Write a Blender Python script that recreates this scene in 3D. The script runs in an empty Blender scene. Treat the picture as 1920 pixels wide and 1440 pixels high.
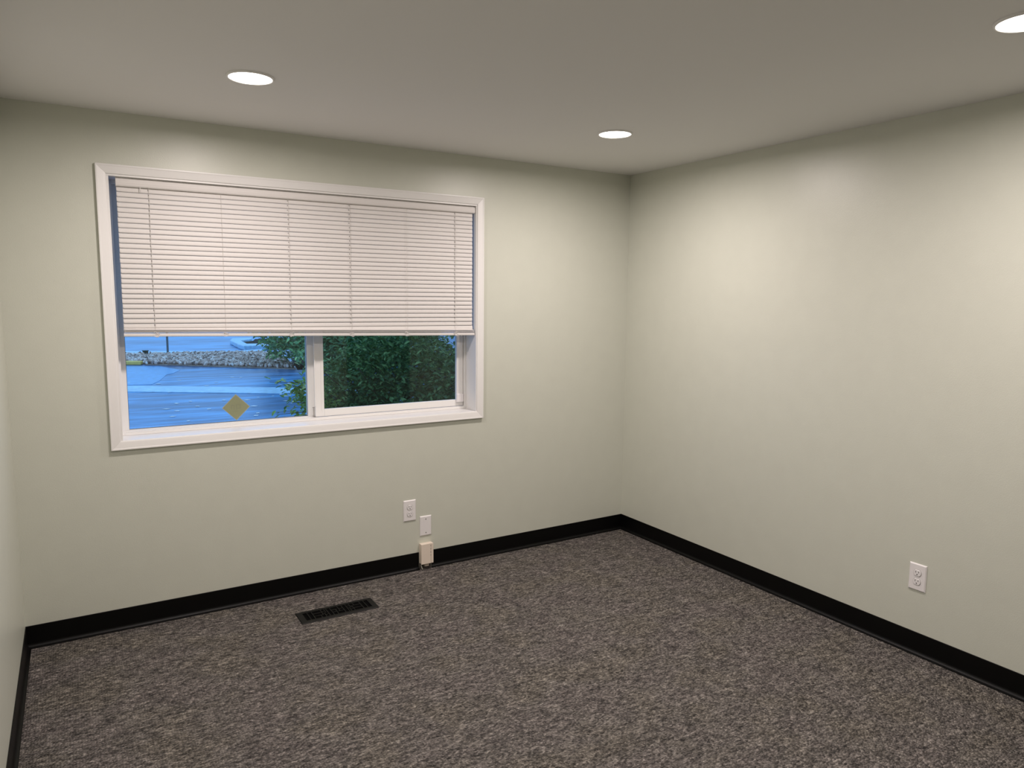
import bpy, bmesh, math, random
from mathutils import Vector, Matrix, Euler, noise

scn = bpy.context.scene
COL = scn.collection
random.seed(7)

# ------------------------------------------------------------------ camera
YAW, PITCH, ROLL = 0.54679, -0.11963, 0.00908
CAM = Vector((-3.24912, -3.83296, 1.62147))
FPX = 1350.97
fwd = Vector((math.sin(YAW) * math.cos(PITCH), math.cos(YAW) * math.cos(PITCH), math.sin(PITCH)))
rgt = Vector((math.cos(YAW), -math.sin(YAW), 0.0))
upv = rgt.cross(fwd)
r2 = rgt * math.cos(ROLL) + upv * math.sin(ROLL)
u2 = upv * math.cos(ROLL) - rgt * math.sin(ROLL)
cam_data = bpy.data.cameras.new('camera')
cam_data.sensor_fit = 'HORIZONTAL'
cam_data.sensor_width = 36.0
cam_data.lens = FPX / 1920.0 * 36.0
cam_data.clip_start = 0.02
cam_data.clip_end = 500
cam = bpy.data.objects.new('camera', cam_data)
COL.objects.link(cam)
M = Matrix((r2, u2, -fwd)).transposed().to_4x4()
M.translation = CAM
cam.matrix_world = M
scn.camera = cam

# ------------------------------------------------------------------ world: deep blue dusk sky
world = bpy.data.worlds.new('dusk_sky')
scn.world = world
world.use_nodes = True
wn = world.node_tree.nodes
bg = wn['Background']
bg.inputs['Color'].default_value = (0.29, 0.56, 1.0, 1)
bg.inputs['Strength'].default_value = 1.45

# ------------------------------------------------------------------ exposure
scn.view_settings.view_transform = 'Standard'
scn.view_settings.look = 'None'
scn.view_settings.exposure = 0.0
scn.view_settings.gamma = 1.0
scn.view_settings.use_curve_mapping = False

LAMP_COLOR = (1.0, 0.885, 0.85)
LAMP_POWER = 18.8
LAMP_SPREAD = math.radians(174.5)

# ------------------------------------------------------------------ room numbers (metres)
XL, XR = -3.511, 0.0          # left and right wall
YB = 0.0                      # window wall
YR = -4.30                    # wall behind the camera
H = 2.44
WX0, WX1, WZ0, WZ1 = -3.128, -1.129, 0.886, 2.2055     # outer edge of window casing
CW = 0.0425                   # casing width
JX0, JX1, JZ0, JZ1 = -3.076, -1.177, 0.930, 2.1545     # inner faces of the window jamb
GZ = -0.30                    # outside ground


# ================================================================== materials
def mat(name):
    m = bpy.data.materials.new(name)
    m.use_nodes = True
    nt = m.node_tree
    return m, nt, nt.nodes['Principled BSDF']


def N(nt, kind, **kw):
    n = nt.nodes.new(kind)
    for k, v in kw.items():
        setattr(n, k, v)
    return n


def coords(nt, scale=(1, 1, 1), rot=(0, 0, 0)):
    tc = N(nt, 'ShaderNodeTexCoord')
    mp = N(nt, 'ShaderNodeMapping')
    mp.inputs['Scale'].default_value = scale
    mp.inputs['Rotation'].default_value = rot
    nt.links.new(tc.outputs['Object'], mp.inputs['Vector'])
    return mp.outputs['Vector']


def ramp(nt, fac, stops):
    r = N(nt, 'ShaderNodeValToRGB')
    e = r.color_ramp.elements
    while len(e) > 1:
        e.remove(e[-1])
    e[0].position, e[0].color = stops[0][0], stops[0][1] + (1,)
    for p, c in stops[1:]:
        x = e.new(p)
        x.color = c + (1,)
    nt.links.new(fac, r.inputs['Fac'])
    return r.outputs['Color']


def noise_tex(nt, vec, scale, detail=2.0, rough=0.5):
    n = N(nt, 'ShaderNodeTexNoise')
    n.inputs['Scale'].default_value = scale
    n.inputs['Detail'].default_value = detail
    n.inputs['Roughness'].default_value = rough
    nt.links.new(vec, n.inputs['Vector'])
    return n.outputs['Fac']


def bump(nt, bsdf, height, strength, dist):
    b = N(nt, 'ShaderNodeBump')
    b.inputs['Strength'].default_value = strength
    b.inputs['Distance'].default_value = dist
    nt.links.new(height, b.inputs['Height'])
    nt.links.new(b.outputs['Normal'], bsdf.inputs['Normal'])


def plain(name, col, rough=0.5, spec=0.5, metal=0.0, bump_scale=None, bump_str=0.1, bump_dist=0.0004, vary=0.0):
    m, nt, b = mat(name)
    b.inputs['Base Color'].default_value = col + (1,)
    b.inputs['Roughness'].default_value = rough
    b.inputs['Specular IOR Level'].default_value = spec
    b.inputs['Metallic'].default_value = metal
    v = coords(nt)
    if vary:
        f = noise_tex(nt, v, 9.0, 3.0)
        lo = tuple(c * (1 - vary) for c in col)
        hi = tuple(min(1, c * (1 + vary)) for c in col)
        nt.links.new(ramp(nt, f, [(0.3, lo), (0.7, hi)]), b.inputs['Base Color'])
    if bump_scale:
        bump(nt, b, noise_tex(nt, v, bump_scale, 3.0), bump_str, bump_dist)
    return m


WALL = plain('sage_wall_paint', (0.590, 0.604, 0.525), 0.37, 0.5, bump_scale=210, bump_str=0.32, bump_dist=0.0012, vary=0.012)
CEIL = plain('ceiling_paint', (0.775, 0.77, 0.755), 0.8, 0.2, bump_scale=180, bump_str=0.15, bump_dist=0.001)
TRIMW = plain('white_trim_paint', (0.80, 0.79, 0.775), 0.34, 0.5, bump_scale=60, bump_str=0.05, bump_dist=0.0004)
VINYL = plain('white_window_vinyl', (0.82, 0.81, 0.79), 0.36, 0.45)
SLAT = plain('white_blind_enamel', (0.70, 0.675, 0.655), 0.55, 0.3)
CORD = plain('white_cord', (0.62, 0.59, 0.56), 0.8, 0.2)
PLATE = plain('white_plate_plastic', (0.80, 0.775, 0.775), 0.33, 0.5)
ALMOND = plain('almond_plastic', (0.78, 0.68, 0.58), 0.42, 0.5)
DARKSLOT = plain('dark_slot', (0.02, 0.018, 0.016), 0.7, 0.2)
STEEL = plain('dull_steel', (0.45, 0.44, 0.42), 0.4, 0.5, metal=0.8)
RUBBER = plain('black_rubber_base', (0.0006, 0.0006, 0.0006), 0.45, 0.22, bump_scale=40, bump_str=0.03)
VENTM = plain('black_vent_enamel', (0.005, 0.005, 0.0045), 0.5, 0.22)
DUCT = plain('duct_darkness', (0.002, 0.002, 0.002), 0.9, 0.05)
HALL = plain('unlit_hall_paint', (0.30, 0.29, 0.25), 0.7, 0.3)  # dimness of the unseen hall is put into its paint colour


def carpet_material():
    m, nt, b = mat('heather_loop_carpet')
    L = nt.links
    # loops lie in rows that run across the room
    rows = coords(nt, (108, 145, 120))
    vor = N(nt, 'ShaderNodeTexVoronoi', feature='F1')
    vor.inputs['Scale'].default_value = 1.0
    vor.inputs['Randomness'].default_value = 0.85
    L.new(rows, vor.inputs['Vector'])
    streak = noise_tex(nt, coords(nt, (21, 58, 20)), 1.0, 3.0, 0.6)
    blot = noise_tex(nt, coords(nt, (11, 13, 9)), 1.0, 3.0, 0.6)
    fine = noise_tex(nt, coords(nt, (75, 140, 90)), 1.0, 2.0, 0.6)
    tint = noise_tex(nt, coords(nt, (3.5, 4.5, 4)), 1.0, 2.0, 0.5)

    def mth(op, a, bb, clamp=False):
        n = N(nt, 'ShaderNodeMath', operation=op, use_clamp=clamp)
        for i, x in enumerate((a, bb)):
            if isinstance(x, (int, float)):
                n.inputs[i].default_value = x
            else:
                L.new(x, n.inputs[i])
        return n.outputs[0]
    s = mth('ADD', mth('MULTIPLY', streak, 0.42), mth('MULTIPLY', blot, 0.18))
    s = mth('ADD', s, mth('MULTIPLY', fine, 0.40))
    base = ramp(nt, s, [(0.37, (0.050, 0.047, 0.046)), (0.46, (0.109, 0.100, 0.095)),
                        (0.535, (0.182, 0.167, 0.156)), (0.63, (0.300, 0.277, 0.258))])
    cell = N(nt, 'ShaderNodeSeparateColor')
    L.new(vor.outputs['Color'], cell.inputs[0])
    vary = ramp(nt, cell.outputs[0], [(0.0, (0.50, 0.50, 0.50)), (0.5, (0.95, 0.94, 0.93)), (1.0, (1.50, 1.48, 1.45))])
    mx = N(nt, 'ShaderNodeMix', data_type='RGBA', blend_type='MULTIPLY')
    mx.inputs['Factor'].default_value = 1.0
    L.new(base, mx.inputs[6]); L.new(vary, mx.inputs[7])
    tn = ramp(nt, tint, [(0.38, (1.01, 0.99, 1.0)), (0.5, (1.0, 1.0, 0.99)), (0.62, (1.02, 1.01, 0.95))])
    mx2 = N(nt, 'ShaderNodeMix', data_type='RGBA', blend_type='MULTIPLY')
    mx2.inputs['Factor'].default_value = 1.0
    L.new(mx.outputs[2], mx2.inputs[6]); L.new(tn, mx2.inputs[7])
    L.new(mx2.outputs[2], b.inputs['Base Color'])
    b.inputs['Roughness'].default_value = 0.95
    b.inputs['Specular IOR Level'].default_value = 0.1
    hgt = mth('SUBTRACT', 1.0, vor.outputs['Distance'])
    bump(nt, b, hgt, 1.0, 0.011)
    return m


CARPET = carpet_material()


def glass_material():
    m = bpy.data.materials.new('window_glass')
    m.use_nodes = True
    nt = m.node_tree
    nt.nodes.clear()
    L = nt.links
    out = N(nt, 'ShaderNodeOutputMaterial')
    mix = N(nt, 'ShaderNodeMixShader')
    tr = N(nt, 'ShaderNodeBsdfTransparent')
    tr.inputs['Color'].default_value = (0.94, 0.965, 0.955, 1)
    gl = N(nt, 'ShaderNodeBsdfGlossy')
    gl.inputs['Roughness'].default_value = 0.0
    geo = N(nt, 'ShaderNodeNewGeometry')
    dot = N(nt, 'ShaderNodeVectorMath', operation='DOT_PRODUCT')
    L.new(geo.outputs['Incoming'], dot.inputs[0]); L.new(geo.outputs['Normal'], dot.inputs[1])
    a = N(nt, 'ShaderNodeMath', operation='ABSOLUTE'); L.new(dot.outputs['Value'], a.inputs[0])
    s = N(nt, 'ShaderNodeMath', operation='SUBTRACT'); s.inputs[0].default_value = 1.0; L.new(a.outputs[0], s.inputs[1])
    p = N(nt, 'ShaderNodeMath', operation='POWER'); L.new(s.outputs[0], p.inputs[0]); p.inputs[1].default_value = 5.0
    k = N(nt, 'ShaderNodeMath', operation='MULTIPLY_ADD'); L.new(p.outputs[0], k.inputs[0])
    k.inputs[1].default_value = 0.95; k.inputs[2].default_value = 0.025
    L.new(k.outputs[0], mix.inputs['Fac'])
    L.new(tr.outputs[0], mix.inputs[1]); L.new(gl.outputs[0], mix.inputs[2])
    L.new(mix.outputs[0], out.inputs['Surface'])
    return m


GLASS = glass_material()


def screen_material():
    m = bpy.data.materials.new('insect_screen_mesh')
    m.use_nodes = True
    nt = m.node_tree
    nt.nodes.clear()
    out = N(nt, 'ShaderNodeOutputMaterial')
    mix = N(nt, 'ShaderNodeMixShader')
    mix.inputs['Fac'].default_value = 0.22
    tr = N(nt, 'ShaderNodeBsdfTransparent')
    df = N(nt, 'ShaderNodeBsdfDiffuse')
    df.inputs['Color'].default_value = (0.03, 0.03, 0.03, 1)
    nt.links.new(tr.outputs[0], mix.inputs[1]); nt.links.new(df.outputs[0], mix.inputs[2])
    nt.links.new(mix.outputs[0], out.inputs['Surface'])
    return m


SCREEN = screen_material()


def lens_material():
    m = bpy.data.materials.new('lit_lamp_lens')
    m.use_nodes = True
    nt = m.node_tree
    b = nt.nodes['Principled BSDF']
    b.inputs['Base Color'].default_value = (0.9, 0.9, 0.88, 1)
    b.inputs['Emission Color'].default_value = (1.0, 0.93, 0.82, 1)
    b.inputs['Emission Strength'].default_value = 12.0
    return m


LENS = lens_material()


def asphalt_material():
    m, nt, b = mat('worn_asphalt')
    v = coords(nt)
    streak = noise_tex(nt, coords(nt, (0.55, 3.4, 1)), 1.0, 5.0, 0.6)
    patch = noise_tex(nt, coords(nt, (0.28, 0.30, 1)), 1.0, 3.0, 0.55)
    mxx = N(nt, 'ShaderNodeMath', operation='ADD'); 
    a1 = N(nt, 'ShaderNodeMath', operation='MULTIPLY'); a1.inputs[1].default_value = 0.55; nt.links.new(streak, a1.inputs[0])
    a2 = N(nt, 'ShaderNodeMath', operation='MULTIPLY'); a2.inputs[1].default_value = 0.45; nt.links.new(patch, a2.inputs[0])
    nt.links.new(a1.outputs[0], mxx.inputs[0]); nt.links.new(a2.outputs[0], mxx.inputs[1])
    nt.links.new(ramp(nt, mxx.outputs[0], [(0.42, (0.010, 0.085, 0.22)), (0.50, (0.030, 0.19, 0.43)), (0.57, (0.08, 0.35, 0.68))]), b.inputs['Base Color'])  # blue of the dusk sky light is mixed into these colours
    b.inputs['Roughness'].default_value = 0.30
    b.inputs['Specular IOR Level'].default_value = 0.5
    bump(nt, b, noise_tex(nt, v, 14.0, 6.0, 0.7), 0.35, 0.008)
    return m


ASPHALT = asphalt_material()
ASPHALT_PALE = plain('pale_worn_asphalt', (0.07, 0.33, 0.64), 0.30, 0.5, bump_scale=9, bump_str=0.3, bump_dist=0.006, vary=0.2)  # sky blue mixed into the colour here too
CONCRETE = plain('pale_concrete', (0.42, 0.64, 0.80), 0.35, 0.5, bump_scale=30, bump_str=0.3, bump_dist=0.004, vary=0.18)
ROCK = None
YELLOWK = plain('yellow_kerb_paint', (0.95, 0.62, 0.16), 0.6, 0.4, vary=0.1)
BARK = plain('twig_bark', (0.16, 0.12, 0.07), 0.8, 0.2)
POSTM = plain('blue_grey_post_paint', (0.10, 0.14, 0.17), 0.5, 0.4)
BOXG = plain('dark_green_box', (0.03, 0.05, 0.04), 0.6, 0.4)
SOIL = plain('dark_soil', (0.05, 0.04, 0.03), 0.95, 0.1, bump_scale=20, bump_str=0.6, bump_dist=0.02, vary=0.3)
STICK = plain('olive_sticker', (0.25, 0.265, 0.155), 0.5, 0.4)
STICKB = plain('sticker_pale_edge', (0.33, 0.36, 0.28), 0.5, 0.4)
STICKD = plain('sticker_grey_print', (0.225, 0.235, 0.15), 0.5, 0.4)


def rock_material():
    m, nt, b = mat('river_rock')
    geo = N(nt, 'ShaderNodeNewGeometry')
    nt.links.new(ramp(nt, geo.outputs['Random Per Island'], [(0.0, (0.16, 0.11, 0.09)), (0.4, (0.50, 0.35, 0.28)),
                                                             (0.75, (0.78, 0.57, 0.47)), (1.0, (0.97, 0.86, 0.78))]), b.inputs['Base Color'])
    b.inputs['Roughness'].default_value = 0.7
    bump(nt, b, noise_tex(nt, coords(nt), 25, 3), 0.3, 0.01)
    return m


ROCK = rock_material()


def leaf_material(name, lo, mid, hi):
    m, nt, b = mat(name)
    geo = N(nt, 'ShaderNodeNewGeometry')
    nt.links.new(ramp(nt, geo.outputs['Random Per Island'], [(0.0, lo), (0.6, mid), (1.0, hi)]), b.inputs['Base Color'])
    b.inputs['Roughness'].default_value = 0.45
    b.inputs['Specular IOR Level'].default_value = 0.25
    return m


LEAFN = leaf_material('shrub_leaf_green', (0.08, 0.17, 0.06), (0.17, 0.33, 0.10), (0.42, 0.60, 0.20))
LEAFF = leaf_material('far_leaf_green', (0.12, 0.28, 0.13), (0.24, 0.45, 0.17), (0.52, 0.70, 0.28))
LEAFS = leaf_material('sprig_leaf_lit', (0.22, 0.36, 0.06), (0.36, 0.50, 0.09), (0.56, 0.62, 0.20))  # shrub leaf with the room light falling on it put into its colour
LEAFD = plain('dry_fallen_leaf', (0.92, 0.86, 0.80), 0.6, 0.4)


# ================================================================== mesh helpers
class MB:
    def __init__(self):
        self.v = []; self.f = []

    def add(self, vs, fs):
        o = len(self.v)
        self.v += [tuple(x) for x in vs]
        self.f += [tuple(i + o for i in f) for f in fs]

    def box(self, x0, x1, y0, y1, z0, z1):
        x0, x1 = min(x0, x1), max(x0, x1); y0, y1 = min(y0, y1), max(y0, y1); z0, z1 = min(z0, z1), max(z0, z1)
        self.add([(x0, y0, z0), (x1, y0, z0), (x1, y1, z0), (x0, y1, z0), (x0, y0, z1), (x1, y0, z1), (x1, y1, z1), (x0, y1, z1)],
                 [(0, 3, 2, 1), (4, 5, 6, 7), (0, 1, 5, 4), (1, 2, 6, 5), (2, 3, 7, 6), (3, 0, 4, 7)])
        return self

    def loft(self, rings, cap=True, closed=True):
        n = len(rings[0]); o = len(self.v)
        for r in rings:
            self.v += [tuple(p) for p in r]
        for i in range(len(rings) - 1):
            for j in range(n if closed else n - 1):
                k = (j + 1) % n
                self.f.append((o + i * n + j, o + i * n + k, o + (i + 1) * n + k, o + (i + 1) * n + j))
        if cap and closed:
            self.f.append(tuple(o + j for j in reversed(range(n))))
            self.f.append(tuple(o + (len(rings) - 1) * n + j for j in range(n)))
        return self

    def tube(self, pts, r, seg=8):
        rings = []
        pts = [Vector(p) for p in pts]
        for i, p in enumerate(pts):
            d = (pts[min(i + 1, len(pts) - 1)] - pts[max(i - 1, 0)]).normalized()
            a = d.orthogonal().normalized(); b = d.cross(a)
            rr = r[i] if isinstance(r, (list, tuple)) else r
            rings.append([p + (a * math.cos(t) + b * math.sin(t)) * rr for t in [2 * math.pi * k / seg for k in range(seg)]])
        return self.loft(rings)

    def lathe(self, prof, c=(0, 0, 0), seg=48):
        rings = [[(c[0] + r * math.cos(2 * math.pi * k / seg), c[1] + r * math.sin(2 * math.pi * k / seg), c[2] + z) for k in range(seg)] for r, z in prof]
        return self.loft(rings, cap=False)

    def disc(self, r, z, c=(0, 0, 0), seg=48):
        o = len(self.v)
        self.v += [(c[0] + r * math.cos(2 * math.pi * k / seg), c[1] + r * math.sin(2 * math.pi * k / seg), c[2] + z) for k in range(seg)]
        self.f.append(tuple(o + k for k in reversed(range(seg))))
        return self

    def mesh(self, name):
        me = bpy.data.meshes.new(name)
        me.from_pydata(self.v, [], self.f)
        me.update()
        bm = bmesh.new(); bm.from_mesh(me)
        bmesh.ops.recalc_face_normals(bm, faces=bm.faces)
        bm.to_mesh(me); bm.free()
        return me

    def build(self, name, m, parent=None, bevel=0.0, smooth=False, loc=None, seg=2):
        me = self.mesh(name)
        return link(name, me, m, parent, bevel, smooth, loc, seg)


def link(name, me, m, parent=None, bevel=0.0, smooth=False, loc=None, seg=2):
    if m and not me.materials:
        me.materials.append(m)
    o = bpy.data.objects.new(name, me)
    COL.objects.link(o)
    if parent:
        o.parent = parent
    if loc:
        o.location = loc
    if bevel:
        b = o.modifiers.new('bevel', 'BEVEL'); b.width = bevel; b.segments = seg; b.limit_method = 'ANGLE'
        b.angle_limit = math.radians(40)
    if smooth:
        for p in me.polygons:
            p.use_smooth = True
    return o


def empty(name, loc=(0, 0, 0)):
    o = bpy.data.objects.new(name, None)
    o.empty_display_size = 0.05
    COL.objects.link(o)
    o.location = loc
    return o


def tag(o, label, cat, group=None):
    o['label'] = label
    o['category'] = cat
    if group:
        o['group'] = group
    return o


def struct(o, label=None):
    o['kind'] = 'structure'
    if label:
        o['label'] = label
    return o


def B(*a):
    return MB().box(*a)


# ================================================================== the room shell
T = 0.22
HX0, HY0 = -0.45, -3.45        # unseen open corner to an unlit hall, shaped for the pane's dark reflection
fl = B(XL - 0.1, 2.2, -6.4, YB + 0.02, -0.12, 0.0).build('floor', CARPET)
struct(fl, 'grey brown heathered loop pile carpet')
ce = B(XL - 0.1, 2.2, -6.4, YB + T, H, H + 0.12).build('ceiling', CEIL)
struct(ce, 'smooth white painted ceiling')

wb = MB()
ox0, ox1, oz0, oz1 = JX0 - 0.012, JX1 + 0.012, JZ0 - 0.012, JZ1 + 0.012
wb.box(XL - 0.1, ox0, YB, YB + T, -0.5, H)
wb.box(ox1, XR + 0.12, YB, YB + T, -0.5, H)
wb.box(ox0, ox1, YB, YB + T, -0.5, oz0)
wb.box(ox0, ox1, YB, YB + T, oz1, H)
struct(wb.build('wall_back', WALL), 'pale sage wall with the window')
struct(B(XR, XR + 0.12, HY0, YB, 0, H).build('wall_right', WALL), 'pale sage wall on the right')
struct(B(XL - 0.1, XL, YR - 0.1, YB, 0, H).build('wall_left', WALL), 'pale sage wall at the left edge')
struct(B(XL, HX0, YR - 0.1, YR, 0, H).build('wall_front', WALL), 'pale sage wall behind the camera')
hw = MB()
hw.box(XR + 0.12, 2.2, HY0, HY0 + 0.1, 0, H)
hw.box(2.1, 2.2, -6.4, HY0, 0, H)
hw.box(-1.2, 2.2, -6.4, -6.3, 0, H)
hw.box(-1.2, -1.1, -6.3, YR - 0.1, 0, H)
struct(hw.build('wall_unseen_hall', HALL), 'walls of the unseen unlit hall shaped for a dark reflection in the pane')

# ---- vinyl cove base: flat strip that curves out into a toe
HB = 0.1055


def cove_profile():
    # (distance out from wall, height)
    p = [(0.0, HB), (0.0022, HB), (0.0032, HB - 0.0015), (0.0034, 0.022)]
    for k in range(1, 7):
        a = k / 6 * math.pi / 2
        p.append((0.0034 + 0.0135 * (1 - math.cos(a)), 0.022 - 0.0165 * math.sin(a)))
    p += [(0.0178, 0.0030), (0.0172, 0.0), (0.0, 0.0)]
    return p


PROF = cove_profile()


def base_run(name, a, b, nrm, mitre_a, mitre_b, label):
    """extrude along the wall foot from a to b; the ends are mitred into the corner where asked"""
    a, b, nrm = Vector(a), Vector(b), Vector(nrm)
    d = (b - a).normalized()
    ra = [a + nrm * o + d * (o if mitre_a else 0) + Vector((0, 0, z)) for o, z in PROF]
    rb = [b + nrm * o - d * (o if mitre_b else 0) + Vector((0, 0, z)) for o, z in PROF]
    o = MB().loft([ra, rb]).build(name, RUBBER)
    return struct(o, label)


BXA, BXB = -1.5575, -1.4765
e = 0.0005
base_run('baseboard_back_1', (XL + e, YB - e, 0), (BXA - 0.001, YB - e, 0), (0, -1, 0), True, False, 'black rubber cove base left of the almond box')
base_run('baseboard_back_2', (BXB + 0.001, YB - e, 0), (XR - e, YB - e, 0), (0, -1, 0), False, True, 'black rubber cove base right of the almond box')
base_run('baseboard_right', (XR - e, YB - e, 0), (XR - e, HY0, 0), (-1, 0, 0), True, False, 'black rubber cove base along the right wall')
base_run('baseboard_left', (XL + e, YR + e, 0), (XL + e, YB - e, 0), (1, 0, 0), False, True, 'black rubber cove base along the left wall')


# ================================================================== downlights
def downlight(x, y, label, on=True):
    t = empty('recessed_downlight', (x, y, H))
    tag(t, label, 'ceiling light', 'recessed ceiling downlights')
    MB().lathe([(0.0875, -0.0003), (0.0870, -0.0045), (0.0845, -0.0068), (0.0800, -0.0072), (0.0785, -0.0050), (0.0785, -0.0003)]).build('trim_ring', TRIMW, t, smooth=True)
    MB().disc(0.0785, -0.0035).build('lens', LENS, t)
    ld = bpy.data.lights.new('downlight_glow', 'AREA')
    ld.shape = 'DISK'; ld.size = 0.150
    ld.energy = LAMP_POWER; ld.color = LAMP_COLOR; ld.spread = LAMP_SPREAD
    lo = bpy.data.objects.new('lamp_light', ld)
    COL.objects.link(lo); lo.parent = t
    lo.location = (0, 0, -0.0075)
    return t


downlight(-2.625, -0.885, 'lit white recessed downlight above the window, leftmost of the three')
downlight(-0.880, -0.910, 'lit white recessed downlight nearest the far corner of the room')
downlight(-0.812, -2.715, 'lit white recessed downlight cut by the right edge of the picture')
downlight(-2.600, -2.715, 'lit white recessed downlight out of view above the camera')


# ================================================================== window
win = struct(empty('window_1', ((WX0 + WX1) / 2, 0, WZ0)), 'white two pane sliding window with flat casing')
WO = win.location.copy()


def W(mb, name, m, parent=None, bevel=0.0, smooth=False, label=None):
    """mesh given in room coordinates, parented under the window"""
    mb.v = [(x - WO.x, y - WO.y, z - WO.z) for x, y, z in mb.v]
    o = mb.build(name, m, parent or win, bevel, smooth)
    if label:
        o['label'] = label
    return o


# casing: mitred boards, profile (distance in from outer edge, depth out from wall)
CP = [(0.0, -0.0003), (0.0, 0.0165), (0.0015, 0.0180), (0.006, 0.0180), (0.010, 0.0165), (0.030, 0.0135), (0.0385, 0.0120), (0.0415, 0.0108), (0.0425, 0.0088), (0.0425, -0.0003)]


def casing(p0, p1, d_in, name):
    p0, p1, d_in = Vector(p0), Vector(p1), Vector(d_in)
    d = (p1 - p0).normalized()
    g = 0.0002
    ra = [p0 + d_in * i + d * (i + g) + Vector((0, -max(o, 0.0003), 0)) for i, o in CP]
    rb = [p1 + d_in * i - d * (i + g) + Vector((0, -max(o, 0.0003), 0)) for i, o in CP]
    return W(MB().loft([ra, rb]), name, TRIMW)


casing((WX0, 0, WZ1), (WX1, 0, WZ1), (0, 0, -1), 'casing_board')
casing((WX0, 0, WZ0), (WX1, 0, WZ0), (0, 0, 1), 'casing_board')
casing((WX0, 0, WZ0), (WX0, 0, WZ1), (1, 0, 0), 'casing_board')
casing((WX1, 0, WZ0), (WX1, 0, WZ1), (-1, 0, 0), 'casing_board')
# jamb boards line the opening and show as a thin lip inside the casing
jt = 0.0105
W(B(JX0 - jt, JX0, -0.0060, 0.205, JZ0, JZ1), 'jamb_board', TRIMW, bevel=0.0012)
W(B(JX1, JX1 + jt, -0.0060, 0.205, JZ0, JZ1), 'jamb_board', TRIMW, bevel=0.0012)
W(B(JX0 - jt, JX1 + jt, -0.0060, 0.205, JZ1, JZ1 + jt), 'jamb_board', TRIMW, bevel=0.0012)
W(B(JX0 - jt, JX1 + jt, -0.0100, 0.205, JZ0 - jt, JZ0), 'sill_board', TRIMW, bevel=0.0015)


def ring(x0, x1, z0, z1, l, r, b, t, y0, y1):
    m = MB()
    m.box(x0, x0 + l, y0, y1, z0, z1)
    m.box(x1 - r, x1, y0, y1, z0, z1)
    m.box(x0 + l, x1 - r, y0, y1, z0, z0 + b)
    m.box(x0 + l, x1 - r, y0, y1, z1 - t, z1)
    return m


g = 0.0004
# main vinyl frame with a stepped track
fr = W(ring(JX0 + g, JX1 - g, JZ0 + g, JZ1 - g, 0.014, 0.010, 0.012, 0.016, 0.122, 0.2045), 'window_frame', VINYL, bevel=0.0012)
tr_ = MB()
tr_.box(JX0 + 0.0145, JX1 - 0.0105, 0.126, 0.131, JZ0 + 0.0125, JZ0 + 0.0165)
tr_.box(JX0 + 0.0145, -2.118, 0.156, 0.160, JZ0 + 0.0125, JZ0 + 0.0165)
W(tr_, 'sash_track', VINYL, fr, bevel=0.0008)

# fixed pane on the left
FX0, FX1, FZ0, FZ1 = JX0 + 0.0145, -2.098, JZ0 + 0.0125, JZ1 - 0.0170
fp = W(ring(FX0, FX1, FZ0, FZ1, 0.0235, 0.052, 0.0075, 0.03, 0.165, 0.200), 'fixed_sash', VINYL, bevel=0.0015)
W(B(FX0 + 0.0225, FX1 - 0.051, 0.181, 0.185, FZ0 + 0.0070, FZ1 - 0.029), 'glass_pane', GLASS, fp)
gb = ring(FX0 + 0.0222, FX1 - 0.0505, FZ0 + 0.0066, FZ1 - 0.0286, 0.0035, 0.0035, 0.0035, 0.0035, 0.1775, 0.1805)
W(gb, 'glazing_gasket', plain('grey_gasket', (0.10, 0.11, 0.12), 0.6), fp)
# sliding sash on the right, in the inner track
SX0, SX1, SZ0, SZ1 = -2.116, JX1 - 0.0115, JZ0 + 0.0170, JZ1 - 0.0170
sl = W(ring(SX0, SX1, SZ0, SZ1, 0.050, 0.0445, 0.0400, 0.04, 0.138, 0.163), 'sliding_sash', VINYL, bevel=0.0018)
W(B(SX0 + 0.049, SX1 - 0.0435, 0.149, 0.153, SZ0 + 0.0392, SZ1 - 0.039), 'glass_pane', GLASS, sl)
gr = MB(); gr.box(SX0 + 0.0335, SX0 + 0.0365, 0.1365, 0.1382, SZ0 + 0.035, SZ1 - 0.03)
gr.box(SX1 - 0.008, SX1 - 0.006, 0.1365, 0.1382, SZ0 + 0.03, SZ1 - 0.03)
W(gr, 'stile_bead', VINYL, sl)
pull = MB(); pull.box(SX0 - 0.0035, SX0 + 0.004, 0.1340, 0.1382, SZ0 + 0.06, SZ1 - 0.05)
W(pull, 'pull_rail', VINYL, sl, bevel=0.001)
lt = MB(); lt.box(SX0 - 0.010, SX0 - 0.0005, 0.146, 0.160, SZ0 + 0.001, SZ0 + 0.006)
lt.box(SX0 - 0.008, SX0 - 0.006, 0.150, 0.153, SZ0 + 0.006, SZ0 + 0.050)
lt.box(SX0 - 0.013, SX0 - 0.003, 0.147, 0.154, SZ0 + 0.050, SZ0 + 0.055)
W(lt, 'latch', plain('grey_latch', (0.38, 0.36, 0.34), 0.5), sl, label='small grey latch')
# insect screen outside the sliding half
sc_ = W(ring(-2.130, JX1 - 0.012, JZ0 + 0.0135, JZ1 - 0.018, 0.016, 0.016, 0.016, 0.016, 0.2055, 0.214), 'insect_screen', VINYL)
W(B(-2.115, JX1 - 0.027, 0.2090, 0.2098, JZ0 + 0.0290, JZ1 - 0.0335), 'screen_mesh', SCREEN, sc_)


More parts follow.
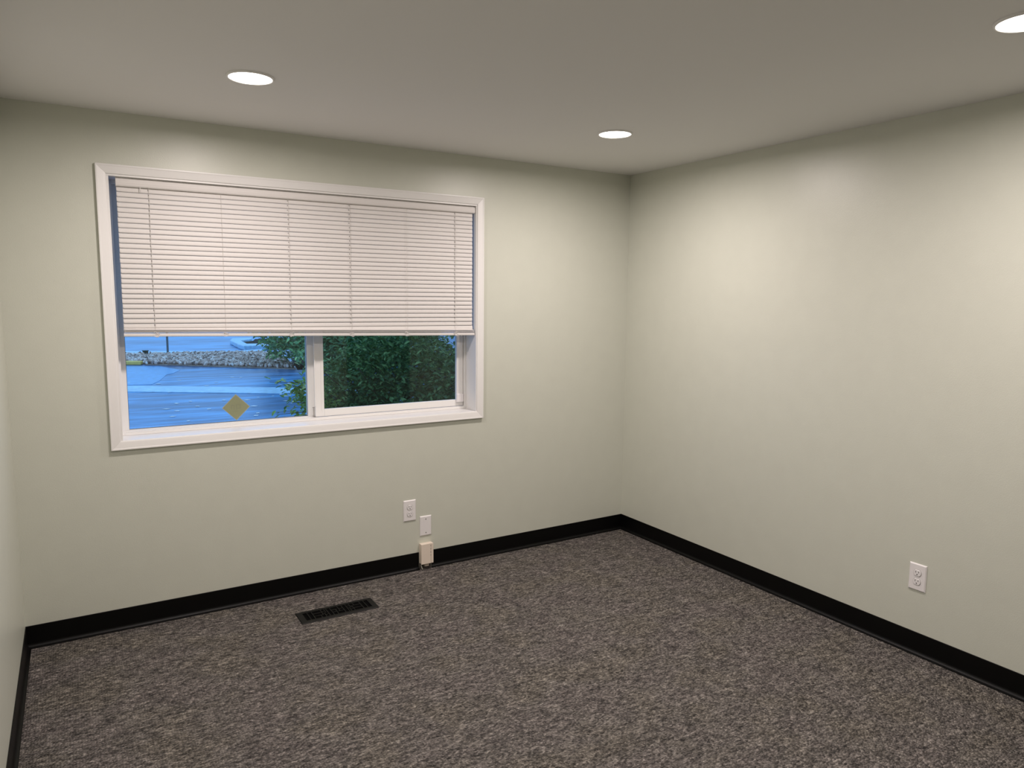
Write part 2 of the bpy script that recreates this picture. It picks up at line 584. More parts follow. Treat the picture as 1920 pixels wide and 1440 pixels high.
# ================================================================== alarm contact on the sash
s = empty('window_sensor', (-1.2115, 0.1378, 0.9985))
tag(s, 'small white square sensor on lower right corner of the window sash', 'sensor')
B(-0.0285, 0.0165, -0.0155, -0.0004, -0.026, 0.026).build('sensor_body', PLATE, s, bevel=0.002)
B(0.0195, 0.0255, -0.0125, -0.0004, -0.024, 0.027).build('magnet', PLATE, s, bevel=0.001)
B(0.0170, 0.0190, -0.0060, -0.0004, -0.024, 0.026).build('seam_shade', DARKSLOT, s)  # dark strip painting the shadow between body and magnet
B(-0.0265, 0.0145, -0.0172, -0.0158, -0.024, 0.024).build('cover', PLATE, s, bevel=0.0006)

# ================================================================== diamond sticker on the glass
st = empty('diamond_sticker', (-2.529, 0.1785, 1.026))
tag(st, 'olive yellow diamond sticker on the left window pane, seen from behind', 'sticker')
hd = 0.071
dm = MB(); dm.loft([[(-hd, y, 0), (0, y, -hd), (hd, y, 0), (0, y, hd)] for y in (0.0012, 0.0022)])
dm.build('sticker_back', STICKB, st)
hd2 = 0.066
dm = MB(); dm.loft([[(-hd2, y, 0), (0, y, -hd2), (hd2, y, 0), (0, y, hd2)] for y in (0.0006, 0.0011)])
dm.build('sticker_face', STICK, st)
pr = MB()   # barely visible, illegible print showing through from the other side


def bar(x0, x1, z0, z1):
    pr.box(x0, x1, 0.0002, 0.0005, z0, z1)


bar(-0.026, -0.022, -0.010, 0.014); bar(-0.022, -0.013, 0.010, 0.014); bar(-0.013, -0.009, -0.012, 0.013)
bar(0.000, 0.004, -0.012, 0.016); bar(0.004, 0.018, 0.012, 0.016); bar(0.018, 0.022, -0.004, 0.016); bar(0.006, 0.022, -0.008, -0.004)
bar(-0.022, 0.014, -0.0215, -0.0190)
pr.build('faded_print', STICKD, st)


# ================================================================== mini blind
bl = empty('window_blind', (JX0, 0, JZ1))
tag(bl, 'white aluminium mini blind with closed slats lowered over the upper window', 'blind')
BO = bl.location.copy()


def P(mb, name, m, parent=None, bevel=0.0, smooth=False):
    mb.v = [(x - BO.x, y - BO.y, z - BO.z) for x, y, z in mb.v]
    return mb.build(name, m, parent or bl, bevel, smooth)


BX0, BX1 = -3.0475, -1.1780
# headrail with softly rounded front
hp = [(0.0075, 2.1480), (0.0060, 2.1465), (0.0055, 2.140), (0.0040, 2.130), (0.0045, 2.119), (0.0070, 2.1140), (0.0110, 2.1125), (0.0360, 2.1125), (0.0360, 2.1540), (0.0150, 2.1540), (0.0148, 2.1490)]
hr = P(MB().loft([[(x, y, z) for y, z in hp] for x in (BX0, BX1)]), 'headrail', SLAT)
SX_0, SX_1 = BX0 + 0.0015, BX1 - 0.0115
PITCH_S = 0.02335
SW = 0.0285
TILT = math.radians(77)
Z_FIRST = 2.0915 + 0.012      # centre of first slat
YC = 0.0215


def slat_mesh(x0, x1):
    """curved 27 mm slat: lower edge towards the room, crown towards the room"""
    n = 7; m = MB()
    cs = []
    for k in range(n):
        s_ = (k / (n - 1) - 0.5)
        w = s_ * SW
        crown = 0.0022 * (1 - (2 * s_) ** 2)
        # along: from lower room edge (-) to upper back edge (+); normal towards room and up
        ay, az = math.cos(TILT), math.sin(TILT)
        ny, nz = -math.sin(TILT), math.cos(TILT)
        cs.append((ay * w + ny * crown, az * w + nz * crown))
    th = 0.0004
    back = [(y + math.sin(TILT) * th, z - math.cos(TILT) * th) for y, z in reversed(cs)]
    prof = cs + back
    # slightly rounded ends
    xs = [(x0, 0.72), (x0 + 0.0025, 0.93), (x0 + 0.006, 1.0), (x1 - 0.006, 1.0), (x1 - 0.0025, 0.93), (x1, 0.72)]
    m.loft([[(x, y * f, z * f) for y, z in prof] for x, f in xs])
    return m


me_slat = slat_mesh(SX_0 - BO.x, SX_1 - BO.x).mesh('slat')
me_slat.materials.append(SLAT)
for p in me_slat.polygons:
    p.use_smooth = len(p.vertices) == 4
NS = 28
for i in range(NS):
    o = bpy.data.objects.new('slat', me_slat)
    COL.objects.link(o); o.parent = bl
    z = Z_FIRST - i * PITCH_S
    lift = max(0.0, (i - 24)) * 0.0004
    drop = max(0, i - 19) * 0.0009
    o.location = (random.uniform(-0.0007, 0.0007), YC + random.uniform(-0.0004, 0.0004), z + lift - BO.z)
    o.rotation_euler = (random.uniform(-0.02, 0.02), (lift + drop) / 1.87 + random.uniform(-0.0002, 0.0002), 0)

# bottom: stacked slats and bottom rail hang a little lower on the right
ZL, ZR = 1.4205, 1.3905


def sag(x):
    return ZL + (ZR - ZL) * (x - SX_0) / (SX_1 - SX_0)


def tilted(mb):
    mb.v = [(x, y, z + sag(x)) for x, y, z in mb.v]
    return mb


rail = [(0.0075, 0.0015), (0.0060, 0.0035), (0.0058, 0.0115), (0.0085, 0.0155), (0.0200, 0.0170), (0.0310, 0.0150), (0.0330, 0.0100), (0.0320, 0.0030), (0.0295, 0.0)]
br = P(tilted(MB().loft([[(x, y, z) for y, z in rail] for x in (SX_0 - 0.001, SX_1 + 0.010)])), 'bottom_rail', SLAT)
for k in range(4):
    m = MB()
    zz = 0.0200 + k * (0.0047)
    prof = []
    for j in range(7):
        s_ = j / 6 - 0.5
        prof.append((0.0195 + s_ * 0.0265, zz + 0.0026 * (1 - (2 * s_) ** 2) + (0.5 - j / 6) * -0.001))
    prof += [(y, z - 0.0004) for y, z in reversed(prof)]
    m.loft([[(x, y, z) for y, z in prof] for x in (SX_0 + 0.001 * k, SX_1 + 0.009 - 0.0015 * k)])
    o = P(tilted(m), 'stacked_slat', SLAT)

# one free slat closes the wedge above the stack on the right
m = slat_mesh(SX_0, SX_1 + 0.002)
m.v = [(x, y + YC - 0.001, z + Z_FIRST - NS * PITCH_S + 0.006 - 0.016 * (x - SX_0) / (SX_1 - SX_0)) for x, y, z in m.v]
P(m, 'slat', SLAT)

# ladder cords with rungs, gathered knots at the rail
CORDX = [(-2.912, 1), (-2.594, 0), (-2.268, 1), (-1.942, 1), (-1.615, 0), (-1.305, 1)]
for cx, heavy in CORDX:
    m = MB()
    r = 0.0009 if heavy else 0.0006
    zb = sag(cx) + 0.016
    pts = []
    nseg = NS * 2
    for k in range(nseg + 1):
        z = 2.1130 + (zb - 2.1130) * k / nseg
        # the cord rides over each slat's lower edge
        ph = (z - (Z_FIRST - 0.5 * PITCH_S)) / PITCH_S
        off = 0.0016 * math.sin(2 * math.pi * ph)
        pts.append((cx + (random.uniform(-0.0011, 0.0011) if heavy else 0), 0.0118 + off * 0.6, z))
    m.tube(pts, r, 5)
    m.tube([(cx, 0.0330, 2.113), (cx, 0.0330, zb)], 0.0006, 5)
    lc = P(m, 'ladder_cord', CORD)
    if heavy:
        # dark dashes: route slots and the cord's shadow painted on each slat
        q = MB()
        for i in range(NS):
            z = Z_FIRST - i * PITCH_S
            x_ = cx - 0.0022 + random.uniform(-0.0012, 0.0012)
            y_ = YC - 0.0030
            q.box(x_ - 0.0007, x_ + 0.0007, y_ - 0.0012, y_ + 0.0006, z - 0.0022, z + 0.0045)
        P(q, 'slot_and_cord_shade', DARKSLOT, lc)
    # knot
    q = MB()
    for k in range(7):
        a0 = random.uniform(0, 6.28)
        c = Vector((cx + random.uniform(-0.009, 0.009), 0.0045 + random.uniform(-0.001, 0.001), sag(cx) + 0.010 + random.uniform(-0.008, 0.010)))
        rr = random.uniform(0.004, 0.008)
        q.tube([c + Vector((rr * math.cos(a0 + t), 0.0012 * math.sin(3 * t), rr * 0.8 * math.sin(a0 + t))) for t in [j * 0.7 for j in range(8)]], 0.0013, 5)
    q.box(cx - 0.0075, cx + 0.0075, 0.0042, 0.0062, sag(cx) + 0.001, sag(cx) + 0.012)
    P(q, 'cord_knot', SLAT)

# tilt rod hook under the headrail
q = MB()
q.tube([(-2.9480, 0.0090, 2.1140), (-2.9480, 0.0060, 2.106), (-2.9485, 0.0040, 2.100), (-2.9475, 0.0055, 2.0945), (-2.9460, 0.0075, 2.098)], 0.0016, 8)
P(q, 'tilt_hook', SLAT)


# ================================================================== outlets and plates
def plate_mesh(w, h):
    """bevelled plate in its own frame: face at -y"""
    d, ch = 0.0062, 0.0048
    m = MB()
    m.loft([[(-w / 2, -0.0003, -h / 2), (w / 2, -0.0003, -h / 2), (w / 2, -0.0003, h / 2), (-w / 2, -0.0003, h / 2)],
            [(-w / 2, -0.0026, -h / 2), (w / 2, -0.0026, -h / 2), (w / 2, -0.0026, h / 2), (-w / 2, -0.0026, h / 2)],
            [(-w / 2 + ch, -d, -h / 2 + ch), (w / 2 - ch, -d, -h / 2 + ch), (w / 2 - ch, -d, h / 2 - ch), (-w / 2 + ch, -d, h / 2 - ch)]])
    return m


def recept_mesh(zc):
    m = MB(); ring_ = []
    rr, cut = 0.0172, 0.0142
    for k in range(32):
        a = 2 * math.pi * k / 32
        ring_.append((rr * math.cos(a), max(-cut, min(cut, rr * math.sin(a)))))
    m.loft([[(x, y, zc + z) for x, z in ring_] for y in (-0.0058, -0.0082)] + [[(x * 0.94, -0.0090, zc + z * 0.94) for x, z in ring_]])
    return m


def outlet(loc, rotz, label):
    t = empty('wall_outlet', loc)
    t.rotation_euler = (0, 0, rotz)
    tag(t, label, 'outlet', 'white duplex wall outlets')
    plate_mesh(0.079, 0.126).build('cover_plate', PLATE, t, bevel=0.0008)
    for zc in (0.0205, -0.0205):
        r = recept_mesh(zc).build('receptacle', PLATE, t)
        q = MB()
        q.box(-0.0078, -0.0056, -0.0094, -0.0089, zc + 0.0005, zc + 0.0090)
        q.box(0.0056, 0.0078, -0.0094, -0.0089, zc + 0.0010, zc + 0.0080)
        q.loft([[(0.0026 * math.cos(a), y, zc - 0.0072 + 0.0026 * math.sin(a)) for a in [2 * math.pi * k / 12 for k in range(12)]] for y in (-0.0089, -0.0094)])
        q.build('prong_slots', DARKSLOT, r)
        # grey ring painted as the shadow line around the receptacle
        q = MB(); ring_ = []
        for k in range(32):
            a = 2 * math.pi * k / 32
            ring_.append((0.0186 * math.cos(a), max(-0.0155, min(0.0155, 0.0186 * math.sin(a)))))
        q.loft([[(x, y, zc + z) for x, z in ring_] for y in (-0.0060, -0.0064)])
        q.build('receptacle_shade_line', plain('gap_shade_grey', (0.22, 0.21, 0.20), 0.8), r)
    sc = MB()
    sc.loft([[(0.0030 * math.cos(a), y, 0.0030 * math.sin(a)) for a in [2 * math.pi * k / 14 for k in range(14)]] for y in (-0.0060, -0.0074)])
    sc.build('screw', PLATE, t)
    return t


outlet((-1.615, YB, 0.370), 0.0, 'white duplex outlet on the window wall above the blank plate')
outlet((XR, -2.091, 0.365), -math.pi / 2, 'white duplex outlet low on the right wall')

bp_ = tag(empty('blank_wall_plate', (-1.513, YB, 0.263)), 'blank white wall plate with two screws above the almond box', 'wall plate')
plate_mesh(0.075, 0.121).build('cover_plate', PLATE, bp_, bevel=0.0008)
for zc in (0.0415, -0.0415):
    q = MB()
    q.loft([[(0.0034 * math.cos(a), y, zc + 0.0034 * math.sin(a)) for a in [2 * math.pi * k / 14 for k in range(14)]] for y in (-0.0060, -0.0072)])
    so = q.build('screw', STEEL, bp_)
    B(-0.0028, 0.0028, -0.0075, -0.0071, zc - 0.0006, zc + 0.0006).build('screw_slot', DARKSLOT, so)

# ---- almond surface box by the skirting
jb = tag(empty('junction_box', ((BXA + BXB) / 2, YB, 0.0)), 'almond plastic junction box mounted over the black skirting', 'junction box')
B(-0.0385, 0.0385, -0.0280, -0.0006, 0.0385, 0.1600).build('box_body', ALMOND, jb, bevel=0.0022)
cv = B(-0.0395, 0.0225, -0.0365, -0.0284, 0.0375, 0.1605).build('box_cover', ALMOND, jb, bevel=0.0018)
B(0.0238, 0.0395, -0.0360, -0.0284, 0.0380, 0.1602).build('side_cover', ALMOND, jb, bevel=0.0016)
q = MB()
for zc in (0.146, 0.127, 0.107, 0.088):
    q.box(0.0205, 0.0232, -0.0369, -0.0364, zc - 0.0022, zc + 0.0022)
q.build('vent_notches', DARKSLOT, cv)
B(0.004, 0.016, -0.020, -0.010, 0.1598, 0.1614).build('knockout', ALMOND, jb, bevel=0.0006)
B(-0.0080, 0.0190, -0.0150, -0.0030, 0.0150, 0.0382).build('mount_tab', ALMOND, jb, bevel=0.001)
q = MB()
q.tube([(-0.030, -0.012, 0.0384), (-0.031, -0.014, 0.026), (-0.030, -0.019, 0.012), (-0.026, -0.026, 0.0022)], 0.0042, 8)
q.tube([(-0.017, -0.016, 0.0384), (-0.015, -0.018, 0.028), (-0.0155, -0.020, 0.018)], 0.0020, 8)
q.build('cable_stub', plain('grey_cable', (0.30, 0.30, 0.26), 0.6), jb, smooth=True)
B(-0.0380, 0.0380, -0.0025, -0.0006, 0.0004, 0.0380).build('wall_shade_sheet', plain('bare_wall_shade', (0.05, 0.04, 0.035), 0.9), jb)  # dark sheet painting the shade on the bare wall under the box

# ================================================================== floor register
VX0, VX1, VY0, VY1 = -2.3585, -1.9555, -0.392, -0.2535
vt = tag(empty('floor_vent', ((VX0 + VX1) / 2, (VY0 + VY1) / 2, 0.0)), 'black metal floor register with a stepped slot pattern in the carpet', 'vent')
LX, LY = (VX1 - VX0) / 2, (VY1 - VY0) / 2
fx, fy = 0.030, 0.024
m = MB()
o_ = [(-LX, -LY), (LX, -LY), (LX, LY), (-LX, LY)]
i_ = [(-LX + fx, -LY + fy), (LX - fx, -LY + fy), (LX - fx, LY - fy), (-LX + fx, LY - fy)]
m.loft([[(x, y, 0.0004) for x, y in o_], [(x, y, 0.0022) for x, y in o_], [(x * 0.985, y * 0.955, 0.0050) for x, y in o_],
        [(x, y, 0.0056) for x, y in i_], [(x, y, 0.0010) for x, y in i_]], cap=False)
m.build('vent_flange', VENTM, vt)
B(-LX + fx - 0.001, LX - fx + 0.001, -LY + fy - 0.001, LY - fy + 0.001, 0.0003, 0.0008).build('duct_dark_plate', DUCT, vt)  # black plate stands in for the darkness of the duct below
m = MB()
IX, IY = LX - fx, LY - fy


def gbar(a0, a1, b0, b1):
    m.box(-IX + 2 * IX * a0, -IX + 2 * IX * a1, -IY + 2 * IY * b0, -IY + 2 * IY * b1, 0.0012, 0.0054)


tb = 0.013          # bar width as a share of the length
th_ = 0.055         # bar width as a share of the height
for half in (0, 1):
    def G(a0, a1, b0, b1, half=half):
        if half:
            a0, a1, b0, b1 = 1 - a1, 1 - a0, 1 - b1, 1 - b0
        gbar(a0, a1, b0, b1)
    G(0.060, 0.060 + tb, 0, 1)
    G(0.125, 0.125 + tb, 0, 1)
    G(0.138, 0.262, 0.64, 0.64 + th_)
    G(0.138, 0.262, 0.30, 0.30 + th_)
    G(0.262, 0.262 + tb, 0.30, 1)
    G(0.225, 0.225 + tb, 0, 0.30)
    G(0.275, 0.345, 0.47, 0.47 + th_)
    G(0.275, 0.315, 0.70, 0.70 + th_)
    G(0.315, 0.315 + tb, 0.47, 1)
    G(0.290, 0.290 + tb, 0, 0.47)
    G(0.303, 0.345, 0.24, 0.24 + th_)
    G(0.345, 0.345 + tb, 0, 1)
    G(0.405, 0.405 + tb, 0, 1)
    G(0.418, 0.500, 0.62, 0.62 + th_)
    G(0.418, 0.470, 0.33, 0.33 + th_)
    G(0.470, 0.470 + tb, 0, 0.62)
m.build('vent_grille', VENTM, vt)


# ================================================================== unseen roof overhang, added to block sky light from the window
struct(B(XL - 0.6, 3.0, T + 0.001, T + 1.6, H + 0.02, H + 0.14).build('trim_added_eave', TRIMW), 'added unseen roof overhang that blocks sky light above the window')

# ================================================================== outside: car park at dusk
gnd = MB()
gnd.add([(-60, T + 0.01, GZ), (60, T + 0.01, GZ), (60, 120, GZ), (-60, 120, GZ), (-60, T + 0.01, GZ - 0.1), (60, T + 0.01, GZ - 0.1), (60, 120, GZ - 0.1), (-60, 120, GZ - 0.1)],
        [(0, 1, 2, 3), (4, 7, 6, 5), (0, 4, 5, 1), (1, 5, 6, 2), (2, 6, 7, 3), (3, 7, 4, 0)])
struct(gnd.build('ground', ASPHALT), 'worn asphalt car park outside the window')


def strip(name, quad, z0, z1, m, label, cat=None, kind=None, bevel=0.0):
    mb = MB()
    mb.loft([[(x, y, z0) for x, y in quad], [(x, y, z1) for x, y in quad]])
    o = mb.build(name, m, bevel=bevel)
    if cat:
        tag(o, label, cat)
    else:
        struct(o, label)
    return o


strip('path', [(-9, 16.2), (-2.39, 12.13), (0.55, 10.25), (4.5, 7.7), (5.1, 8.4), (0.80, 11.16), (-2.32, 13.16), (-9, 17.5)], GZ + 0.001, GZ + 0.012, CONCRETE, 'pale concrete gutter strip crossing the asphalt')
strip('path_far', [(-8, 22.5), (-1.84, 21.45), (1.98, 20.75), (2.39, 22.3), (1.25, 21.75), (-1.73, 23.02), (-8, 24.5)], GZ + 0.001, GZ + 0.05, CONCRETE, 'pale concrete walk behind the rock bed')
strip('kerb_island', [(1.81, 22.45), (2.75, 22.35), (2.65, 23.4), (2.12, 23.5), (2.30, 25.6), (2.85, 26.4), (3.1, 27.5), (2.26, 27.2), (1.95, 25.9), (1.78, 23.2)], GZ + 0.001, GZ + 0.17, CONCRETE, 'pale curved concrete kerb beyond the rock bed', 'kerb', bevel=0.03)
strip('soil_bed', [(2.90, 26.3), (2.35, 25.5), (2.18, 23.56), (2.72, 23.46), (7, 23), (7, 28), (3.2, 27.4)], GZ + 0.001, GZ + 0.10, SOIL, 'dark soil inside the curved kerb')
strip('ground_patch', [(-6.5, 19.9), (-2.3, 17.95), (-1.32, 17.49), (-0.97, 16.21), (-1.21, 15.47), (-1.4, 15.15), (-1.66, 13.91), (-1.87, 13.25), (-2.37, 13.31), (-6.5, 15.95)], GZ + 0.001, GZ + 0.006, ASPHALT_PALE, 'paler worn patch of asphalt with a ragged edge')
yk = strip('yellow_kerb', [(-4.6, 19.5), (-2.08, 18.29), (-1.73, 18.12), (-1.66, 18.30), (-2.0, 18.5), (-4.6, 19.72)], GZ + 0.001, GZ + 0.10, YELLOWK, 'yellow painted kerb at the left end of the rock bed', 'kerb', bevel=0.02)

# rock bed: thousands of small rocks on a low mound
bedm = MB()
bq = [(-4.6, 19.80), (-2.0, 18.60), (-1.62, 18.36), (-1.60, 18.0), (-0.8, 17.41), (0.25, 16.4), (1.27, 15.43), (1.66, 15.1), (2.0, 17.5), (2.03, 20.4), (0.87, 20.84), (-0.75, 21.12), (-1.83, 21.35), (-4.6, 22.0)]
bedm.loft([[(x, y, GZ + 0.001) for x, y in bq], [(x, y, GZ + 0.03) for x, y in bq]])
struct(bedm.build('rock_bed_soil', plain('grey_brown_gravel', (0.34, 0.25, 0.20), 0.9, 0.2, bump_scale=25, bump_str=0.5, bump_dist=0.01, vary=0.3)), 'grey brown gravel under the river rocks')
ico = bmesh.new(); bmesh.ops.create_icosphere(ico, subdivisions=1, radius=1.0)
ico.verts.index_update()
iv = [v.co.copy() for v in ico.verts]; iff = [tuple(v.index for v in f.verts) for f in ico.faces]
ico.free()


def inside(x, y, poly):
    c = False; n = len(poly)
    for i in range(n):
        x1, y1 = poly[i]; x2, y2 = poly[(i + 1) % n]
        if (y1 > y) != (y2 > y) and x < (x2 - x1) * (y - y1) / (y2 - y1) + x1:
            c = not c
    return c


rk = random.Random(3)
rocks = MB()
cnt = 0
while cnt < 8500:
    x = rk.uniform(-4.6, 2.4); y = rk.uniform(15.2, 22.0)
    if not inside(x, y, bq):
        continue
    if not inside(x, y - 0.25 * rk.random(), bq) or (abs(x + 1.39) < 0.16 and abs(y - 20.95) < 0.16) or (abs(x + 0.77) < 0.14 and abs(y - 20.9) < 0.14):
        continue
    r = rk.uniform(0.030, 0.064)
    mound = 0.04
    z = GZ + 0.03 + mound * rk.uniform(0.2, 1) + r * 0.4
    rot = Euler((rk.uniform(0, 6), rk.uniform(0, 6), rk.uniform(0, 6))).to_matrix()
    sx, sy, sz = r * rk.uniform(0.8, 1.5), r * rk.uniform(0.7, 1.1), r * rk.uniform(0.5, 0.9)
    vs = []
    for v in iv:
        w = Vector((v.x * sx, v.y * sy, v.z * sz)) * rk.uniform(0.82, 1.15)
        w = rot @ w
        vs.append((x + w.x, y + w.y, z + w.z))
    rocks.add(vs, iff)
    cnt += 1
ro = rocks.build('river_rocks', ROCK)
ro['kind'] = 'stuff'
ro['label'] = 'bed of pinkish grey river rocks across the car park'
ro['category'] = 'rocks'

# thin post and a small dark box by the rocks
po = tag(empty('sign_post', (-0.77, 20.91, GZ)), 'thin dark post standing behind the rock bed', 'post')
MB().tube([(0, 0, 0.05), (0, 0, 2.4)], 0.032, 10).build('pole', POSTM, po)
MB().lathe([(0.08, 0.031), (0.08, 0.05), (0.032, 0.06)], seg=16).build('pole_base', POSTM, po)
bxo = tag(empty('utility_box', (-1.39, 20.95, GZ)), 'small dark utility box at the back of the rock bed', 'utility box')
B(-0.075, 0.075, -0.07, 0.07, 0.031, 0.17).build('box_body', BOXG, bxo, bevel=0.015)
B(-0.09, 0.09, -0.08, 0.08, 0.171, 0.20).build('lid', BOXG, bxo, bevel=0.012)


# ---- leaves
def leaf_geo(size, rng, pos, droop=0.0):
    L_, w_ = size, size * rng.uniform(0.36, 0.5)
    v = [(0, 0, 0), (L_ * 0.35, w_ * 0.5, L_ * 0.06), (L_ * 0.35, -w_ * 0.5, L_ * 0.06), (L_ * 0.72, w_ * 0.36, 0.02 * L_), (L_ * 0.72, -w_ * 0.36, 0.02 * L_), (L_, 0, -L_ * 0.12), (L_ * 0.5, 0, -0.03 * L_)]
    f = [(0, 6, 1), (0, 2, 6), (1, 6, 3), (2, 4, 6), (3, 6, 5), (4, 5, 6)]
    rot = Euler((rng.uniform(-1.0, 1.0), rng.uniform(-0.9, 0.7) + droop, rng.uniform(0, 6.283))).to_matrix()
    return [tuple(Vector(pos) + rot @ Vector(q)) for q in v], f


def foliage(blobs, n, size, rng, lump=0.35, freq=1.6):
    mb = MB()
    tot = sum(b[3] * b[4] * b[5] for b in blobs)
    for bx, by, bz, rx, ry, rz in blobs:
        k = int(n * (rx * ry * rz) / tot)
        c = 0
        while c < k:
            d = Vector((rng.gauss(0, 1), rng.gauss(0, 1), rng.gauss(0, 1))).normalized()
            rad = rng.random() ** 0.28
            nz_ = noise.noise(Vector((d.x * freq + bx, d.y * freq + by, d.z * freq + bz)) * 1.7)
            rad *= 1 + lump * nz_
            p_ = Vector((bx + d.x * rx * rad, by + d.y * ry * rad, bz + d.z * rz * rad))
            c += 1
            if p_.z < GZ + 0.03 or p_.y < T + 0.12 or (p_.y > 14 and p_.z < GZ + 0.24 and p_.x < 2.3 and p_.y > 15.02):
                continue
            vs, fs = leaf_geo(size * rng.uniform(0.7, 1.3), rng, p_)
            mb.add(vs, fs)
    return mb


rng = random.Random(11)
# near shrub, right below the window's right half
sh = tag(empty('leafy_shrub', (-0.35, 3.0, GZ)), 'dense dark green shrub close outside the right window pane', 'shrub')
SO = sh.location.copy()


def S(mb, name, m, parent=None, smooth=False):
    mb.v = [(x - SO.x, y - SO.y, z - SO.z) for x, y, z in mb.v]
    return mb.build(name, m, parent or sh, 0.0, smooth)


near = foliage([(-0.42, 3.05, 0.50, 0.80, 0.75, 1.0), (0.62, 3.2, 0.28, 0.78, 0.7, 0.80), (-0.98, 2.95, 0.36, 0.36, 0.5, 0.62), (-0.2, 3.5, 0.4, 1.1, 0.6, 0.8)], 44000, 0.056, rng, 0.16)
fo = S(near, 'foliage', LEAFN)
fo['kind'] = 'stuff'
fs_ = S(foliage([(-1.47, 2.55, 0.76, 0.13, 0.16, 0.17), (-1.36, 2.6, 0.62, 0.16, 0.16, 0.22), (-1.40, 2.6, 0.96, 0.10, 0.14, 0.10)], 420, 0.050, rng, 0.3), 'outer_foliage', LEAFS)
fs_['kind'] = 'stuff'
stems = MB()
for k in range(16):
    x0 = -0.35 + rng.uniform(-0.25, 0.25); y0 = 3.0 + rng.uniform(-0.2, 0.2)
    x1 = -0.2 + rng.uniform(-1.0, 1.1); y1 = 3.0 + rng.uniform(-0.5, 0.5); z1 = rng.uniform(0.5, 1.2)
    stems.tube([(x0, y0, GZ + 0.005), ((x0 * 2 + x1) / 3, (y0 * 2 + y1) / 3, GZ + (z1 - GZ) * 0.45), (x1, y1, z1)], [0.018, 0.012, 0.005], 6)
S(stems, 'stems', BARK)
# separate sprigs with leaves that can be told apart, reaching left across the left pane
sprigs = [((-1.10, 2.75, 0.62), (-1.50, 2.45, 0.86), (-1.86, 2.38, 0.895), 30), ((-1.10, 2.75, 0.55), (-1.45, 2.5, 0.76), (-1.74, 2.4, 0.79), 44),
          ((-1.10, 2.8, 0.50), (-1.42, 2.55, 0.66), (-1.66, 2.45, 0.70), 40), ((-1.15, 2.8, 0.50), (-1.45, 2.5, 0.60), (-1.80, 2.42, 0.605), 34),
          ((-1.12, 2.8, 0.78), (-1.34, 2.6, 0.94), (-1.54, 2.5, 0.99), 30), ((-1.2, 2.7, 0.6), (-1.48, 2.45, 0.80), (-1.70, 2.4, 0.86), 44),
          ((-1.1, 2.8, 0.62), (-1.40, 2.5, 0.80), (-1.62, 2.45, 0.83), 40), ((-1.15, 2.8, 0.40), (-1.42, 2.55, 0.52), (-1.62, 2.5, 0.55), 30)]
lv, lf = leaf_geo(1.0, random.Random(1), (0, 0, 0))
lmb = MB()
L_, w_ = 1.0, 0.42
lmb.add([(0, 0, 0), (0.35, 0.21, 0.06), (0.35, -0.21, 0.06), (0.72, 0.15, 0.02), (0.72, -0.15, 0.02), (1, 0, -0.12), (0.5, 0, -0.03)],
        [(0, 6, 1), (0, 2, 6), (1, 6, 3), (2, 4, 6), (3, 6, 5), (4, 5, 6)])
leaf_me = []
for c in ((0.24, 0.38, 0.06), (0.38, 0.52, 0.09), (0.62, 0.66, 0.22)):
    me = lmb.mesh('leaf')
    me.materials.append(plain('lit_sprig_leaf', c, 0.42, 0.5))  # leaf colours raised to carry the room light
    leaf_me.append(me)
for a, b_, c_, n in sprigs:
    tw = MB().tube([a, b_, c_], [0.006, 0.004, 0.002], 6)
    two = S(tw, 'twig', BARK)
    a, b_, c_ = Vector(a), Vector(b_), Vector(c_)
    for k in range(n):
        t = rng.uniform(0.35, 1.0)
        p_ = a * (1 - t) ** 2 + b_ * 2 * t * (1 - t) + c_ * t * t
        p_ += Vector((rng.uniform(-0.05, 0.05), rng.uniform(-0.05, 0.05), rng.uniform(-0.045, 0.045)))
        o = bpy.data.objects.new('leaf', rng.choice(leaf_me))
        COL.objects.link(o); o.parent = sh
        o.location = p_ - SO
        s_ = rng.uniform(0.045, 0.074)
        o.scale = (s_, s_, s_)
        o.rotation_euler = (rng.uniform(-1.0, 1.0), rng.uniform(-0.8, 0.8), rng.uniform(1.2, 5.0))

# far tree by the rock bed
ft = tag(empty('leafy_tree', (3.0, 16.8, GZ)), 'spreading green tree at the right end of the rock bed', 'tree')
SO = ft.location.copy()


def S2(mb, name, m):
    mb.v = [(x - SO.x, y - SO.y, z - SO.z) for x, y, z in mb.v]
    return mb.build(name, m, ft)


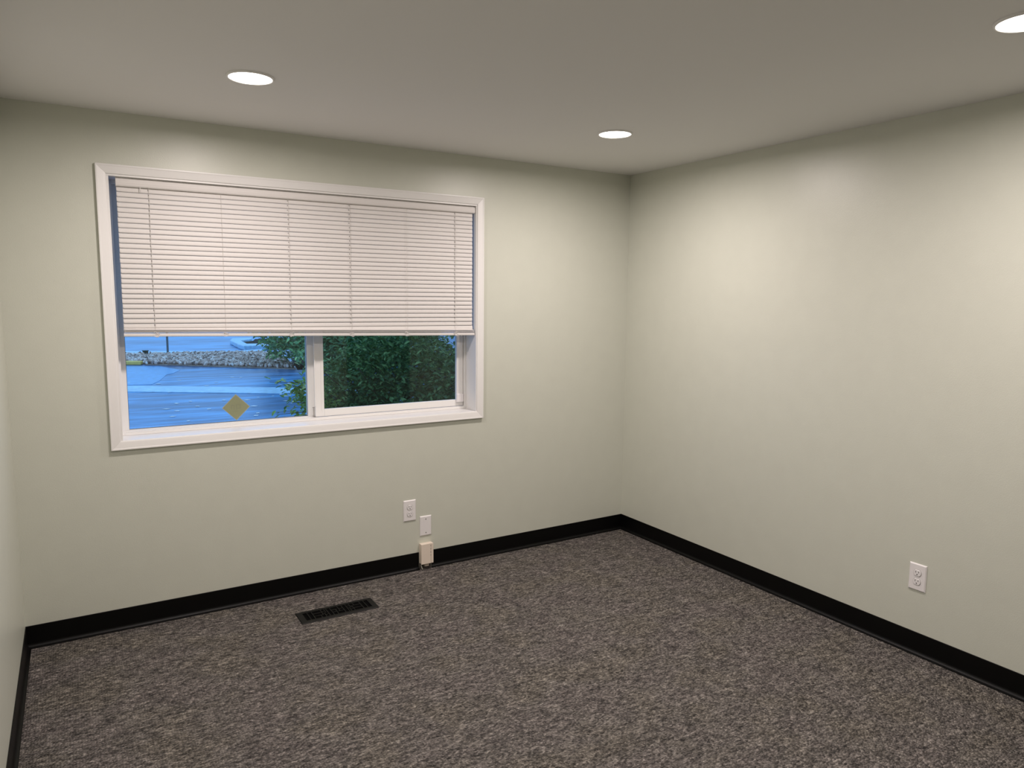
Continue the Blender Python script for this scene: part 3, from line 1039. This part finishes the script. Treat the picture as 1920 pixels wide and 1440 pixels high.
far = foliage([(2.95, 15.7, 0.95, 2.2, 1.4, 1.6), (2.60, 14.5, 0.15, 1.15, 0.45, 0.60), (4.8, 17.0, 1.1, 2.0, 1.6, 1.7)], 34000, 0.14, rng, 0.14)
fo = S2(far, 'foliage', LEAFF)
fo['kind'] = 'stuff'
S2(MB().tube([(3.0, 16.8, GZ + 0.005), (3.05, 16.8, 0.6), (3.0, 16.7, 1.8)], [0.10, 0.08, 0.04], 10), 'trunk', BARK)
strip('planting_bed', [(1.7, 15.1), (6.5, 15.2), (6.5, 19), (2.4, 18.5)], GZ + 0.001, GZ + 0.02, SOIL, 'dark soil under the far tree')
strip('planting_bed_near', [(-1.0, 2.5), (1.6, 2.4), (1.6, 4.2), (-0.8, 4.0)], GZ + 0.001, GZ + 0.02, SOIL, 'dark soil under the near shrub')

# fallen leaves on the asphalt
flm = MB()
flm.add([(-0.5, 0, 0.03), (0, 0.32, 0.04), (0.5, 0, 0.03), (0, -0.32, 0.03), (0, 0, 0.05), (-0.5, 0, 0.01), (0, 0.32, 0.02), (0.5, 0, 0.01), (0, -0.32, 0.01)],
        [(0, 4, 1), (1, 4, 2), (2, 4, 3), (3, 4, 0), (5, 6, 7), (5, 7, 8), (0, 1, 6, 5), (1, 2, 7, 6), (2, 3, 8, 7), (3, 0, 5, 8)])
fme = flm.mesh('fallen_leaf')
fme.materials.append(LEAFD)
lr = random.Random(5)
spots = []
for k in range(64):
    t = lr.random()
    if t < 0.55:
        spots.append((lr.uniform(-1.2, 0.6), lr.uniform(8.2, 11.0)))
    elif t < 0.85:
        spots.append((lr.uniform(-2.0, -0.6), lr.uniform(8.0, 10.6)))
    else:
        spots.append((lr.uniform(-2.4, 0.9), lr.uniform(11.0, 14.0)))
kept = []
for x, y in spots:
    if any((x - a) ** 2 + (y - b) ** 2 < 0.05 for a, b in kept):
        continue
    kept.append((x, y))
    o = bpy.data.objects.new('fallen_leaf', fme)
    COL.objects.link(o)
    s_ = lr.uniform(0.06, 0.15)
    o.location = (x, y, GZ + 0.014 if 10.7 < y < 12.1 else GZ + 0.002)
    o.scale = (s_, s_, s_)
    o.rotation_euler = (0, 0, lr.uniform(0, 6.28))
    tag(o, 'pale dry fallen leaf lying on the asphalt outside', 'leaf', 'fallen leaves on the asphalt')
